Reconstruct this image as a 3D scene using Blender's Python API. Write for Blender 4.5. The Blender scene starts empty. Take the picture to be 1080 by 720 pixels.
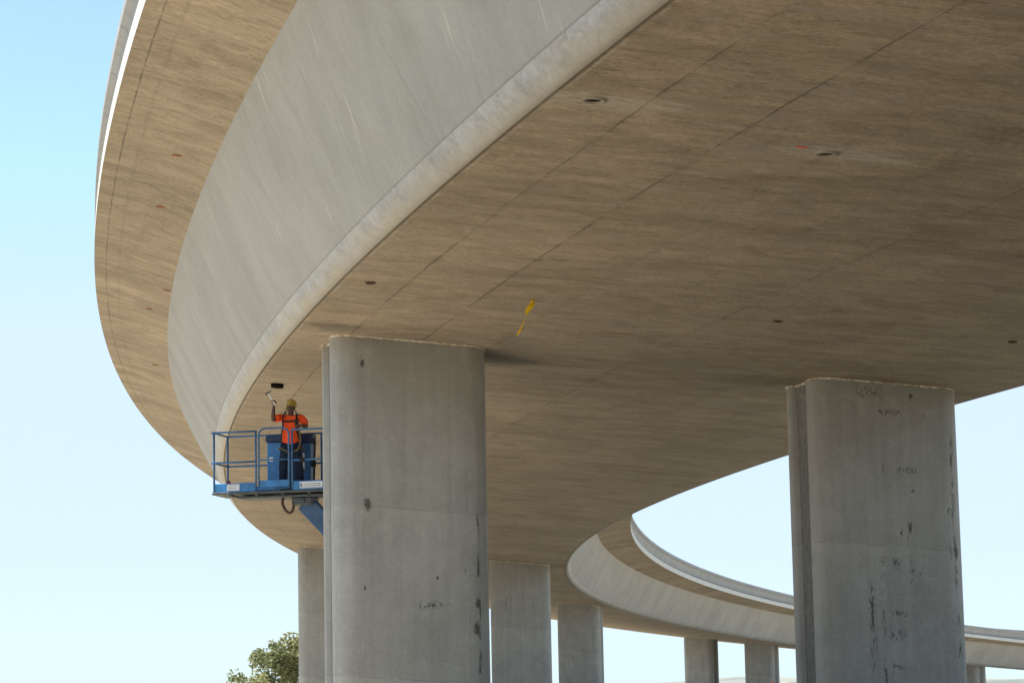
import bpy, math, random
from mathutils import Vector, Matrix, noise as mnoise
R=math.radians; PI=math.pi
scene=bpy.context.scene; col=scene.collection
rnd=random.Random(7)

# ------------------------------------------------------------------ helpers
class MB:
    """collects shapes; build() links them as one mesh object"""
    def __init__(s): s.v=[]; s.f=[]; s.uv=[]; s.mi=[]; s.sm=[]
    def face(s,idx,mi=0,uv=None,sm=False):
        s.f.append(tuple(idx)); s.mi.append(mi); s.uv.append(uv); s.sm.append(sm)
    def add(s,verts,faces,mi=0,sm=False,M=None):
        b=len(s.v)
        for p in verts:
            p=Vector(p); s.v.append(M@p if M else p)
        for f in faces: s.face([b+i for i in f],mi,None,sm)
    def box(s,lo,hi,mi=0,bev=0.0,M=None):
        x0,y0,z0=lo;x1,y1,z1=hi
        if bev<=0:
            s.add([(x0,y0,z0),(x1,y0,z0),(x1,y1,z0),(x0,y1,z0),(x0,y0,z1),(x1,y0,z1),(x1,y1,z1),(x0,y1,z1)],
              [(0,3,2,1),(4,5,6,7),(0,1,5,4),(1,2,6,5),(2,3,7,6),(3,0,4,7)],mi,False,M); return
        b=bev; rings=[]
        for z,i in ((z0,b),(z0+b,0),(z1-b,0),(z1,b)):
            c=b
            pts=[(x0+i+c,y0+i,z),(x1-i-c,y0+i,z),(x1-i,y0+i+c,z),(x1-i,y1-i-c,z),(x1-i-c,y1-i,z),(x0+i+c,y1-i,z),(x0+i,y1-i-c,z),(x0+i,y0+i+c,z)]
            rings.append(pts)
        V=[p for r in rings for p in r]; F=[tuple(range(7,-1,-1)),tuple(range(24,32))]
        for k in range(3):
            for j in range(8): F.append((k*8+j,k*8+(j+1)%8,(k+1)*8+(j+1)%8,(k+1)*8+j))
        s.add(V,F,mi,False,M)
    def tube(s,pts,r,n=10,mi=0,cap=True,closed=False):
        pts=[Vector(p) for p in pts]; m=len(pts)
        rs=r if isinstance(r,(list,tuple)) else [r]*m
        b=len(s.v); up=None
        for i,p in enumerate(pts):
            if closed: t=pts[(i+1)%m]-pts[i-1]
            else: t=pts[min(i+1,m-1)]-pts[max(i-1,0)]
            t.normalize()
            if up is None: up=Vector((0,0,1)) if abs(t.z)<.9 else Vector((1,0,0))
            a=t.cross(up).normalized(); up=a.cross(t).normalized()
            for k in range(n):
                w=2*PI*k/n; s.v.append(p+(a*math.cos(w)+up*math.sin(w))*rs[i])
        for i in range(m if closed else m-1):
            for k in range(n):
                j=(i+1)%m
                s.face((b+i*n+k,b+i*n+(k+1)%n,b+j*n+(k+1)%n,b+j*n+k),mi,None,True)
        if cap and not closed:
            s.face([b+k for k in range(n-1,-1,-1)],mi); s.face([b+(m-1)*n+k for k in range(n)],mi)
    def lathe(s,prof,n=24,mi=0,M=None,sm=True):
        b=len(s.v); m=len(prof)
        for r,z in prof:
            for k in range(n):
                p=Vector((r*math.cos(2*PI*k/n),r*math.sin(2*PI*k/n),z)); s.v.append(M@p if M else p)
        for i in range(m-1):
            for k in range(n): s.face((b+i*n+k,b+i*n+(k+1)%n,b+(i+1)*n+(k+1)%n,b+(i+1)*n+k),mi,None,sm)
        s.face([b+k for k in range(n-1,-1,-1)],mi); s.face([b+(m-1)*n+k for k in range(n)],mi)
    def sphere(s,c,r,n=14,mi=0,sc=(1,1,1)):
        prof=[(max(1e-4,math.sin(PI*i/8))*r,-math.cos(PI*i/8)*r) for i in range(9)]
        s.lathe(prof,n,mi,Matrix.Translation(c)@Matrix.Diagonal((*sc,1)))
    def build(s,name,mat,parent=None,loc=None,rot=None):
        me=bpy.data.meshes.new(name); me.from_pydata([tuple(p) for p in s.v],[],s.f)
        for m in (mat if isinstance(mat,(list,tuple)) else [mat]): me.materials.append(m)
        me.polygons.foreach_set('material_index',s.mi); me.polygons.foreach_set('use_smooth',s.sm)
        if any(u is not None for u in s.uv):
            L=me.uv_layers.new(name='UVMap'); k=0
            for u,f in zip(s.uv,s.f):
                for j in range(len(f)):
                    L.data[k].uv=u[j] if u else (0,0); k+=1
        me.update()
        o=bpy.data.objects.new(name,me); col.objects.link(o)
        if parent: o.parent=parent
        if loc is not None: o.location=loc
        if rot is not None: o.rotation_euler=rot
        return o
def empty(name,loc=(0,0,0),rz=0):
    o=bpy.data.objects.new(name,None); col.objects.link(o); o.location=loc; o.rotation_euler=(0,0,rz); o.empty_display_size=.3; return o
def tag(o,label=None,cat=None,group=None,kind=None):
    if label: o['label']=label
    if cat: o['category']=cat
    if group: o['group']=group
    if kind or cat: o['kind']=kind or 'thing'
    return o

# ------------------------------------------------------------------ node helpers
class NT:
    def __init__(s,name,rough=.85,spec=.3):
        s.m=bpy.data.materials.new(name); s.m.use_nodes=True; s.t=s.m.node_tree; s.n=s.t.nodes
        s.bsdf=s.n['Principled BSDF']; s.bsdf.inputs['Roughness'].default_value=rough
        s.bsdf.inputs['Specular IOR Level'].default_value=spec
    def set(s,sock,v):
        if isinstance(v,bpy.types.NodeSocket): s.t.links.new(v,sock)
        elif isinstance(v,(tuple,list)) and len(v)==3 and sock.type=='RGBA': sock.default_value=(*v,1)
        else: sock.default_value=v
    def uv(s): return s.n.new('ShaderNodeTexCoord').outputs['UV']
    def obj(s): return s.n.new('ShaderNodeTexCoord').outputs['Object']
    def rand(s): return s.n.new('ShaderNodeObjectInfo').outputs['Random']
    def sep(s,v):
        n=s.n.new('ShaderNodeSeparateXYZ'); s.set(n.inputs[0],v); return n.outputs
    def comb(s,x,y,z=0.0):
        n=s.n.new('ShaderNodeCombineXYZ')
        for i,a in enumerate((x,y,z)): s.set(n.inputs[i],a)
        return n.outputs[0]
    def mul(s,v,sc):
        n=s.n.new('ShaderNodeMapping'); s.set(n.inputs['Vector'],v); n.inputs['Scale'].default_value=sc; return n.outputs[0]
    def math(s,op,a,b=0.0,c=0.0,clamp=False):
        n=s.n.new('ShaderNodeMath'); n.operation=op; n.use_clamp=clamp
        s.set(n.inputs[0],a); s.set(n.inputs[1],b); s.set(n.inputs[2],c); return n.outputs[0]
    def noise(s,v,sc=1.0,det=4.0,ro=.55,dist=0.0):
        n=s.n.new('ShaderNodeTexNoise'); s.set(n.inputs['Vector'],v); n.inputs['Scale'].default_value=sc
        n.inputs['Detail'].default_value=det; n.inputs['Roughness'].default_value=ro; n.inputs['Distortion'].default_value=dist
        return n.outputs['Fac']
    def wnoise(s,v):
        n=s.n.new('ShaderNodeTexWhiteNoise'); n.noise_dimensions='2D'; s.set(n.inputs['Vector'],v); return n.outputs['Value']
    def rng(s,v,a,b,c=0.0,d=1.0,smooth=False):
        n=s.n.new('ShaderNodeMapRange'); s.set(n.inputs[0],v)
        if smooth: n.interpolation_type='SMOOTHSTEP'
        for i,x in enumerate((a,b,c,d)): s.set(n.inputs[i+1],x)
        return n.outputs[0]
    def mix(s,f,a,b,mode='MIX'):
        n=s.n.new('ShaderNodeMix'); n.data_type='RGBA'; n.blend_type=mode
        s.set(n.inputs['Factor'],f); s.set(n.inputs['A'],a); s.set(n.inputs['B'],b); return n.outputs['Result']
    def line(s,v,period,off,width,soft=1.6):
        """1 on thin lines at v = off + k*period"""
        a=s.math('DIVIDE',s.math('SUBTRACT',v,off),period)
        f=s.math('FRACT',s.math('ADD',a,.5)); d=s.math('MULTIPLY',s.math('ABSOLUTE',s.math('SUBTRACT',f,.5)),period)
        return s.rng(d,width*.4,width*soft,1.0,0.0)
    def at(s,v,pos,width):
        return s.rng(s.math('ABSOLUTE',s.math('SUBTRACT',v,pos)),width*.4,width*1.6,1.0,0.0)
    def color(s,c): s.set(s.bsdf.inputs['Base Color'],c)
    def bump(s,h,st=.3,dist=.02):
        n=s.n.new('ShaderNodeBump'); n.inputs['Strength'].default_value=st; n.inputs['Distance'].default_value=dist
        s.set(n.inputs['Height'],h); s.t.links.new(n.outputs[0],s.bsdf.inputs['Normal'])

def plain(name,c,rough=.5,spec=.4,metal=0.0,var=.25,scale=9.0):
    g=NT(name,rough,spec); g.bsdf.inputs['Metallic'].default_value=metal
    v=g.noise(g.obj(),scale,5.0,.6)
    k=g.rng(v,.3,.7,1-var,1+var*.6)
    g.color(g.mix(1.0,c,g.comb(k,k,k),'MULTIPLY')); return g.m

# ------------------------------------------------------------------ concrete materials
def mat_soffit(name,base,joints=True,w=7.36):
    g=NT(name,.8,.25); uv=g.uv(); s,u,_=g.sep(uv)
    # plywood grain and release-agent streaks, running across the deck
    wob=g.math('MULTIPLY',g.math('SUBTRACT',g.noise(g.mul(uv,(.8,.9,1)),1,4),.5),.35)
    gv=g.comb(g.math('ADD',s,wob),u)
    g1=g.noise(g.mul(gv,(6.5,1.7,1)),1,9,.72,.4); g2=g.noise(g.mul(gv,(2.0,.65,1)),1,8,.7,.7); g3=g.noise(g.mul(gv,(24,9,1)),1,6,.75)
    big=g.noise(g.mul(uv,(.17,.14,1)),1,5,.6,.4)
    blot=g.noise(g.mul(uv,(1.5,.8,1)),1,8,.7,.8)
    iso=g.noise(g.mul(uv,(15,13,1)),1,7,.8); pit=g.rng(g.noise(g.mul(uv,(9,24,1)),1,3,.6),.69,.73)
    pan=g.wnoise(g.comb(g.math('FLOOR',g.math('DIVIDE',g.math('ADD',s,16.3),6.05)),g.math('FLOOR',g.math('DIVIDE',g.math('ADD',u,w-1.15),1.45))))
    pan2=g.wnoise(g.comb(g.math('FLOOR',g.math('DIVIDE',s,2.42)),5.0))
    k=1.0
    for n,amt in ((g1,1.15),(g2,1.2),(g3,1.35),(big,.75),(iso,1.5),(pan,.10))+(() if joints else ((pan2,.22),)):
        k=g.math('ADD',k,g.math('MULTIPLY',g.math('SUBTRACT',n,.5),amt))
    c=g.mix(1.0,base,g.comb(k,k,k),'MULTIPLY')
    # greyish cement bloom and brown form-oil staining
    c=g.mix(g.rng(blot,.51,.66,0,.6),c,(.285,.252,.232) if joints else (.37,.315,.25))
    c=g.mix(g.rng(g.noise(g.mul(gv,(1.1,.7,1)),1,7,.72,1.2),.54,.66,0,.5),c,(.20,.158,.112))
    c=g.mix(g.rng(g.noise(g.mul(uv,(.55,.3,1)),1,6,.65,.8),.5,.7,0,.5),c,(.165,.135,.09))
    dk=g.math('MULTIPLY',g.rng(g.noise(g.mul(gv,(11,2.2,1)),1,6,.75,.5),.58,.68),g.rng(g.noise(g.mul(uv,(.4,.33,1)),1,3),.46,.6))
    c=g.mix(g.math('MULTIPLY',dk,.6),c,(.055,.045,.032))
    sp=g.math('MULTIPLY',g.rng(g.noise(g.mul(gv,(9,2.4,1)),1,4,.6,.5),.66,.72),g.rng(g.noise(g.mul(uv,(.24,.24,1)),1,3),.50,.60))
    c=g.mix(g.math('MULTIPLY',sp,.5),c,(.46,.43,.39))
    c=g.mix(g.math('MULTIPLY',pit,.5),c,(.06,.05,.038))
    h=g.math('ADD',g1,g.math('MULTIPLY',g3,.8))
    if joints:
        def blob(s0,u0,ls,lu):
            a=g.math('DIVIDE',g.math('SUBTRACT',s,s0),ls); b=g.math('DIVIDE',g.math('SUBTRACT',u,u0),lu)
            r=g.math('SQRT',g.math('ADD',g.math('MULTIPLY',a,a),g.math('MULTIPLY',b,b)))
            return g.rng(g.math('ADD',r,g.math('MULTIPLY',g.math('SUBTRACT',g.noise(g.mul(uv,(5,2.2,1)),1,7,.75,.8),.5),2.2)),.35,1.0,1.0,0.0,True)
        # grout washed out round the drains; dark patches beside the column heads
        wash=g.math('MAXIMUM',blob(-22.75,-6.7,.55,1.15),blob(-21.5,-3.2,.5,1.2))
        c=g.mix(g.math('MULTIPLY',wash,g.rng(g.noise(g.mul(gv,(12,2.2,1)),1,5,.7,.9),.40,.58,.0,.85)),c,(.46,.43,.39))
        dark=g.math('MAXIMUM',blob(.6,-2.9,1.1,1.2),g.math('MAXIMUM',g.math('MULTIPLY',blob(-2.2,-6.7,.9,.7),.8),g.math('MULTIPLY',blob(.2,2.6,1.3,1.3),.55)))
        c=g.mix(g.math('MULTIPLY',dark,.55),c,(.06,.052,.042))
        brk=g.rng(g.noise(g.mul(uv,(.55,1.4,1)),1,5,.75),.40,.60,.04,1)
        u2=g.math('ADD',u,g.math('MULTIPLY',g.math('SUBTRACT',g.noise(g.mul(uv,(1.1,.1,1)),1,4,.7),.5),.07))
        L=g.math('FLOOR',g.math('DIVIDE',g.math('ADD',u,w-1.12+.725),1.45)); lane=g.math('ADD',.22,g.math('ADD',g.math('MULTIPLY',g.math('LESS_THAN',L,1.5),.75),g.math('MULTIPLY',g.math('COMPARE',L,4.0,.5),.5))); lane=g.math('MULTIPLY',lane,g.rng(s,0,30,1,.5))
        l1=g.math('MULTIPLY',g.math('MULTIPLY',g.line(u2,1.45,-w+1.12,.015),brk),lane)
        pc=g.wnoise(g.comb(g.math('FLOOR',g.math('DIVIDE',g.math('ADD',u,w-1.15),2.9)),g.math('FLOOR',g.math('DIVIDE',g.math('ADD',s,13.3),6.05))))
        s2=g.math('ADD',s,g.math('MULTIPLY',g.math('SUBTRACT',g.noise(g.mul(uv,(.1,1.1,1)),1,4,.7),.5),.08))
        l2=g.math('MULTIPLY',g.line(s2,6.05,-16.3,.018),g.math('MULTIPLY',g.rng(pc,.60,.65),brk))
        au=g.math('ABSOLUTE',u); l3=g.rng(au,w-.05,w-.02)
        l=g.math('MAXIMUM',g.math('MAXIMUM',l1,l2),g.math('MULTIPLY',l3,.9))
        smear=g.math('MULTIPLY',g.line(u2,1.45,-w+1.12,.09),g.rng(g.noise(g.mul(uv,(1.3,.9,1)),1,5,.7),.52,.7,0,.4))
        c=g.mix(smear,c,(.085,.07,.05)); c=g.mix(g.math('MULTIPLY',l,.72),c,(.05,.042,.03))
        lip=g.math('MULTIPLY',g.rng(g.math('ABSOLUTE',g.math('SUBTRACT',au,w-.075)),.006,.022,1,0),g.rng(g.noise(g.mul(uv,(1.6,.1,1)),1,4,.7),.46,.56))
        c=g.mix(g.math('MULTIPLY',lip,.6),c,(.45,.42,.36))
        h=g.math('SUBTRACT',h,g.math('MULTIPLY',l,1.5))
    else:
        u2=g.math('ADD',u,g.math('MULTIPLY',g.math('SUBTRACT',g.noise(g.mul(uv,(.9,.1,1)),1,4,.7),.5),.05))
        brk=g.rng(g.noise(g.mul(uv,(.8,1.4,1)),1,5,.75),.40,.60,.15,1)
        l=g.math('MULTIPLY',g.math('MAXIMUM',g.line(u2,100.0,.30,.014),g.math('MAXIMUM',g.math('MULTIPLY',g.line(s,2.42,0.0,.014),.5),g.math('MULTIPLY',g.line(u2,100.0,.62,.03),.25))),brk)
        c=g.mix(g.math('MULTIPLY',l,.75),c,(.05,.04,.03))
    g.color(c); g.bump(h,.3,.014); return g.m

def mat_web():
    g=NT('web_concrete',.75,.3); uv=g.uv(); s,t,_=g.sep(uv)
    dg=g.comb(g.math('ADD',s,g.math('MULTIPLY',t,.75)),t)      # trowel marks lean
    a=g.noise(g.mul(dg,(1.6,.28,1)),1,5,.6,.4); b=g.noise(g.mul(uv,(.3,.35,1)),1,4,.55); f=g.noise(g.mul(dg,(8,.7,1)),1,4,.65)
    k=g.math('ADD',1.0,g.math('MULTIPLY',g.math('SUBTRACT',a,.5),.30))
    k=g.math('ADD',k,g.math('MULTIPLY',g.math('SUBTRACT',b,.5),.55)); k=g.math('ADD',k,g.math('MULTIPLY',g.math('SUBTRACT',f,.5),.14))
    k=g.math('ADD',k,g.math('MULTIPLY',g.math('SUBTRACT',g.noise(g.mul(uv,(7,9,1)),1,7,.8),.5),.45))
    c=g.mix(1.0,(.322,.322,.318),g.comb(k,k,k),'MULTIPLY')
    sc=g.math('MULTIPLY',g.rng(g.noise(g.mul(dg,(6.5,.6,1)),1,3,.55),.62,.71),g.rng(g.noise(g.mul(uv,(.3,.5,1)),1,2),.46,.6))
    c=g.mix(g.math('MULTIPLY',sc,.6),c,(.60,.60,.59))
    c=g.mix(g.math('MULTIPLY',g.rng(g.noise(g.mul(uv,(14,11,1)),1,3,.6),.69,.73),.5),c,(.12,.115,.105))
    c=g.mix(g.rng(g.noise(g.mul(g.comb(s,t),(.9,.35,1)),1,5,.65,.8),.54,.74,0,.4),c,(.25,.235,.205))
    c=g.mix(g.math('MULTIPLY',g.rng(g.noise(g.mul(dg,(5,.5,1)),1,3,.6),.64,.76),.25),c,(.2,.19,.17))
    l=g.math('MAXIMUM',g.math('MULTIPLY',g.line(s,4.84,1.1,.012),g.rng(g.noise(g.mul(uv,(.5,.6,1)),1,3),.42,.6,.0,.7)),g.rng(t,.0,.035,.9,0))
    c=g.mix(g.math('MULTIPLY',l,.55),c,(.1,.09,.08))
    g.color(c); g.bump(g.math('ADD',a,f),.12,.012); return g.m
def mat_fillet():
    g=NT('haunch_concrete',.42,.5); uv=g.uv(); s,t,_=g.sep(uv)
    a=g.noise(g.mul(uv,(2.6,4.2,1)),1,7,.7,1.0); b=g.noise(g.mul(uv,(.7,.9,1)),1,5,.65); wv=g.noise(g.mul(g.comb(g.math('ADD',s,g.math('MULTIPLY',t,.7)),t),(9,.9,1)),1,3,.6)
    k=g.math('ADD',1.0,g.math('MULTIPLY',g.math('SUBTRACT',a,.5),1.9)); k=g.math('ADD',k,g.math('MULTIPLY',g.math('SUBTRACT',b,.5),1.6))
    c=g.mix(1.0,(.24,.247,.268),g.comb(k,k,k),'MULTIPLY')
    c=g.mix(g.rng(g.noise(g.mul(uv,(.55,1.5,1)),1,4,.6),.5,.72,0,.55),c,(.30,.25,.19))
    c=g.mix(g.math('MULTIPLY',g.rng(wv,.66,.78),.3),c,(.52,.5,.47))
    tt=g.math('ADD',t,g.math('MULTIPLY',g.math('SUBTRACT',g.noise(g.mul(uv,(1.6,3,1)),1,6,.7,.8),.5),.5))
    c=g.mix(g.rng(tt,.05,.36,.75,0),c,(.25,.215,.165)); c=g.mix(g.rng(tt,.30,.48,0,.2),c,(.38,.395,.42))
    c=g.mix(g.math('MULTIPLY',g.line(s,2.42,.4,.013),.22),c,(.1,.09,.07))
    c=g.mix(g.math('MULTIPLY',g.rng(g.noise(g.mul(uv,(2.4,5,1)),1,7,.75,.9),.56,.70),.6),c,(.13,.118,.10))
    g.color(c); g.bump(g.math('ADD',a,g.math('MULTIPLY',wv,.4)),.25,.02); return g.m
def mat_rail(name,c0,var=.25):
    g=NT(name,.85,.25); uv=g.uv(); s,t,_=g.sep(uv)
    a=g.noise(g.mul(uv,(2.5,.9,1)),1,5,.6); b=g.noise(g.mul(uv,(.25,.6,1)),1,3,.55)
    k=g.math('ADD',1.0,g.math('MULTIPLY',g.math('SUBTRACT',a,.5),var*1.6)); k=g.math('ADD',k,g.math('MULTIPLY',g.math('SUBTRACT',b,.5),var*1.4))
    c=g.mix(1.0,c0,g.comb(k,k,k),'MULTIPLY')
    c=g.mix(g.math('MULTIPLY',g.line(s,3.6,.5,.025),.7),c,(.08,.08,.08))
    g.color(c); g.bump(a,.15,.01); return g.m
def mat_column(name,runs,rows,spots,seams=((-1.0,.5),(1.08,.5))):
    """runs: vertical lines of scuffs (p,width,z from,z to,threshold); rows: scribbled crayon-like rubs (z,p0,p1,height); spots: (p,z,radius)"""
    g=NT(name,.72,.32); uv=g.uv(); p,z,_=g.sep(uv); rd=g.rand()
    sh=g.comb(g.math('ADD',p,g.math('MULTIPLY',rd,37.0)),g.math('ADD',z,g.math('MULTIPLY',rd,91.0)))
    big=g.noise(g.mul(sh,(.5,.4,1)),1,4,.6,.5); st=g.noise(g.mul(sh,(5,.25,1)),1,5,.65); fine=g.noise(g.mul(sh,(11,11,1)),1,6,.7); cl=g.noise(g.mul(sh,(1.5,1.5,1)),1,6,.65,1.0)
    k=1.0
    for n,amt in ((big,.55),(st,.5),(fine,.4),(cl,.45)): k=g.math('ADD',k,g.math('MULTIPLY',g.math('SUBTRACT',n,.5),amt))
    c=g.mix(1.0,(.345,.338,.322),g.comb(k,k,k),'MULTIPLY')
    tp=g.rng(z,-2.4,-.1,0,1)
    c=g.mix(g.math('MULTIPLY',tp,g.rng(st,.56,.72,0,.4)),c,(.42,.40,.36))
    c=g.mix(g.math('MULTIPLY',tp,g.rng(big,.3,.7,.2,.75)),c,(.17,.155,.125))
    c=g.mix(g.rng(cl,.56,.74,0,.4),c,(.36,.36,.35))
    zz=g.math('ADD',z,g.math('MULTIPLY',g.noise(g.mul(sh,(2.5,.1,1)),1,2),.03))
    l=g.math('MULTIPLY',g.line(zz,3.35,-.02,.012),g.rng(g.noise(g.mul(sh,(1.6,.2,1)),1,3),.38,.58,.1,.8))
    for pos,a in seams: l=g.math('MAXIMUM',l,g.math('MULTIPLY',g.at(p,pos,.009),g.rng(g.noise(g.mul(sh,(.2,.8,1)),1,3),.4,.56,.1,a)))
    c=g.mix(g.math('MULTIPLY',l,.42),c,(.10,.095,.085))
    c=g.mix(g.math('MULTIPLY',g.rng(g.noise(g.mul(sh,(20,18,1)),1,3,.6),.70,.74),.5),c,(.08,.078,.072))
    band=g.rng(g.math('FRACT',g.math('DIVIDE',zz,3.35)),.0,1.0,.95,1.05)
    c=g.mix(1.0,c,g.comb(band,band,band),'MULTIPLY')
    n1=g.noise(g.mul(sh,(9,2.4,1)),1,5,.7,.9); n2=g.noise(g.mul(sh,(16,9,1)),1,4,.65,1.6); sk=g.noise(g.mul(sh,(8,4.5,1)),1,2,.5,1.8); sk=g.math('MULTIPLY',g.rng(g.math('ABSOLUTE',g.math('SUBTRACT',sk,.5)),.022,.055,1,0),g.rng(g.noise(g.mul(sh,(5,5,1)),1,2),.36,.46)); n3=g.noise(g.mul(sh,(30,24,1)),1,3,.7,.5)
    sc=g.rng(g.noise(g.mul(sh,(6,4,1)),1,4,.65,1.4),.745,.775)
    for pos,wd,z0,z1,th in runs:
        pw=g.math('ADD',p,g.math('MULTIPLY',g.math('SUBTRACT',g.noise(g.mul(sh,(.1,2.2,1)),1,4,.6),.5),.14))
        a=g.math('MULTIPLY',g.at(pw,pos,wd),g.math('MULTIPLY',g.rng(z,z0,z0+.25),g.rng(z,z1-.2,z1,1,0)))
        sc=g.math('MAXIMUM',sc,g.math('MULTIPLY',a,g.rng(n1,th,th+.06)))
    for z0,p0,p1,hh in rows:
        zw=g.math('ADD',z,g.math('MULTIPLY',g.math('SUBTRACT',g.noise(g.mul(sh,(2.4,.1,1)),1,4,.6),.5),.22))
        a=g.math('MULTIPLY',g.at(zw,z0,hh),g.math('MULTIPLY',g.rng(p,p0,p0+.06),g.rng(p,p1-.1,p1,1,0)))
        sc=g.math('MAXIMUM',sc,g.math('MULTIPLY',a,sk))
    for p0,z0,r in spots:
        a=g.math('SUBTRACT',p,p0); b=g.math('MULTIPLY',g.math('SUBTRACT',z,z0),.55)
        d=g.math('SQRT',g.math('ADD',g.math('MULTIPLY',a,a),g.math('MULTIPLY',b,b)))
        d=g.math('ADD',g.math('DIVIDE',d,r),g.math('MULTIPLY',g.math('SUBTRACT',n2,.5),2.2))
        sc=g.math('MAXIMUM',sc,g.rng(d,.55,1.0,1,0))
    sc=g.math('MULTIPLY',sc,g.rng(n3,.3,.5,.45,1))
    c=g.mix(g.math('MULTIPLY',sc,.85),c,(.032,.032,.032))
    g.color(c); g.bump(g.math('ADD',fine,g.math('MULTIPLY',l,-1.0)),.18,.01); return g.m
def mat_groove():
    g=NT('groove_concrete',.95,.15); o=g.obj()
    a=g.noise(g.mul(o,(14,14,5)),1,6,.7); k=g.rng(a,.3,.7,.55,1.35)
    g.color(g.mix(1.0,(.20,.195,.185),g.comb(k,k,k),'MULTIPLY')); g.bump(a,.7,.03); return g.m
def mat_mortar():
    g=NT('mortar',.95,.1); a=g.noise(g.obj(),9,5,.7); b=g.noise(g.obj(),1.4,3)
    c=g.mix(g.rng(a,.4,.6),(.30,.25,.18),(.72,.68,.6)); c=g.mix(g.rng(b,.5,.62,0,.7),c,(.42,.26,.12)); g.color(c); g.bump(a,.8,.03); return g.m

M={}
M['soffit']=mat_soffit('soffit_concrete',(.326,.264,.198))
M['overhang']=mat_soffit('overhang_concrete',(.312,.255,.19),joints=False)
M['web']=mat_web(); M['fillet']=mat_fillet()
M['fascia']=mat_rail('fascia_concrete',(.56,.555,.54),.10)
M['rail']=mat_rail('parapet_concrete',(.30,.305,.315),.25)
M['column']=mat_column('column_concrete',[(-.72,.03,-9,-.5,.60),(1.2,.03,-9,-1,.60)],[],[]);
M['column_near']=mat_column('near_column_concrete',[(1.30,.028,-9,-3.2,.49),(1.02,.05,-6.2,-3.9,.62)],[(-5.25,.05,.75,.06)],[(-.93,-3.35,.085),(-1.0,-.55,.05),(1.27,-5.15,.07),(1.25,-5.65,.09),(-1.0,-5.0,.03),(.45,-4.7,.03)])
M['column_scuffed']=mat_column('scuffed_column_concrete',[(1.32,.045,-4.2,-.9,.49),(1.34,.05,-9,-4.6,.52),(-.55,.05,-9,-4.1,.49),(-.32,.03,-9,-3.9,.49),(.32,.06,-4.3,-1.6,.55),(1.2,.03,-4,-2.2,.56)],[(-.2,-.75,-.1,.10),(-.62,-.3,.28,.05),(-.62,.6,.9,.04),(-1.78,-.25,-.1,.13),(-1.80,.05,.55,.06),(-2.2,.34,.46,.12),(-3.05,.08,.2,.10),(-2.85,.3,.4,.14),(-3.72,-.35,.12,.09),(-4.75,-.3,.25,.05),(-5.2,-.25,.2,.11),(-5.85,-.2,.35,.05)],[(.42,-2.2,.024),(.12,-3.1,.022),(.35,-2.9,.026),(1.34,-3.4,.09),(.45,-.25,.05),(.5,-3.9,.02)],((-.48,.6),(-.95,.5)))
M['groove']=mat_groove(); M['mortar']=mat_mortar()
M['asphalt']=plain('deck_surface',(.22,.21,.2),.9,.2)
M['blue_paint']=plain('blue_paint',(.030,.125,.34),.45,.45,0,.35)
M['bright_blue']=plain('bright_blue_paint',(.032,.19,.47),.4,.5,0,.3,5)
M['rail_paint']=plain('rail_paint',(.045,.145,.32),.5,.4,0,.4,14)
M['navy']=plain('navy_plastic',(.012,.03,.085),.5,.4)
M['boom']=plain('boom_paint',(.045,.105,.215),.5,.4,0,.25,4)
M['dark_steel']=plain('dark_steel',(.09,.10,.11),.6,.4,.3,.35)
M['rubber']=plain('rubber',(.02,.02,.02),.8,.3)
M['hose']=plain('brown_hose',(.075,.04,.025),.6,.4,0,.3)
M['sticker']=plain('sticker_white',(.74,.76,.78),.5,.3,0,.06)
M['ink']=plain('sticker_ink',(.12,.15,.2),.6,.2)
M['red']=plain('red_fabric',(.5,.03,.02),.8,.2)
M['orange']=plain('orange_shirt',(.98,.105,.022),.85,.15,0,.18,10)
M['orange'].node_tree.nodes['Principled BSDF'].inputs['Roughness'].default_value=.9
M['skin']=plain('skin',(.12,.058,.035),.55,.4,0,.12)
M['eye']=plain('eye_white',(.22,.19,.17),.3,.5,0,.02); M['pupil']=plain('pupil',(.015,.01,.008),.3,.5,0,.02)
M['lips']=plain('lips',(.13,.045,.035),.5,.4,0,.05)
M['hair']=plain('hair',(.012,.01,.009),.7,.3)
M['helmet']=plain('yellow_helmet',(.42,.28,.05),.35,.5,0,.1)
M['denim']=plain('navy_denim',(.016,.026,.055),.9,.15,0,.35,12)
M['strap']=plain('black_webbing',(.022,.02,.02),.8,.2)
M['tan_strap']=plain('tan_webbing',(.16,.12,.07),.85,.2)
M['boot']=plain('boot_leather',(.05,.035,.025),.7,.3)
M['hammer_handle']=plain('hammer_handle',(.7,.68,.64),.5,.4); M['steel']=plain('hammer_steel',(.12,.11,.11),.4,.5,.6)
M['ribbon']=plain('yellow_ribbon',(.85,.55,.01),.5,.3,0,.15)
M['rust']=plain('rust_orange',(.36,.10,.03),.9,.1,0,.5,30)
M['marking']=plain('red_marking_paint',(.75,.10,.05),.8,.1,0,.3,30)
M['black']=plain('dark_void',(.010,.008,.006),.95,.05)
M['collar']=plain('drain_collar',(.31,.28,.225),.85,.2,0,.3)
M['bark']=plain('bark',(.10,.07,.045),.95,.1,0,.4)
M['sign']=plain('orange_sign_sheeting',(.9,.17,.03),.5,.4,0,.08)

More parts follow.
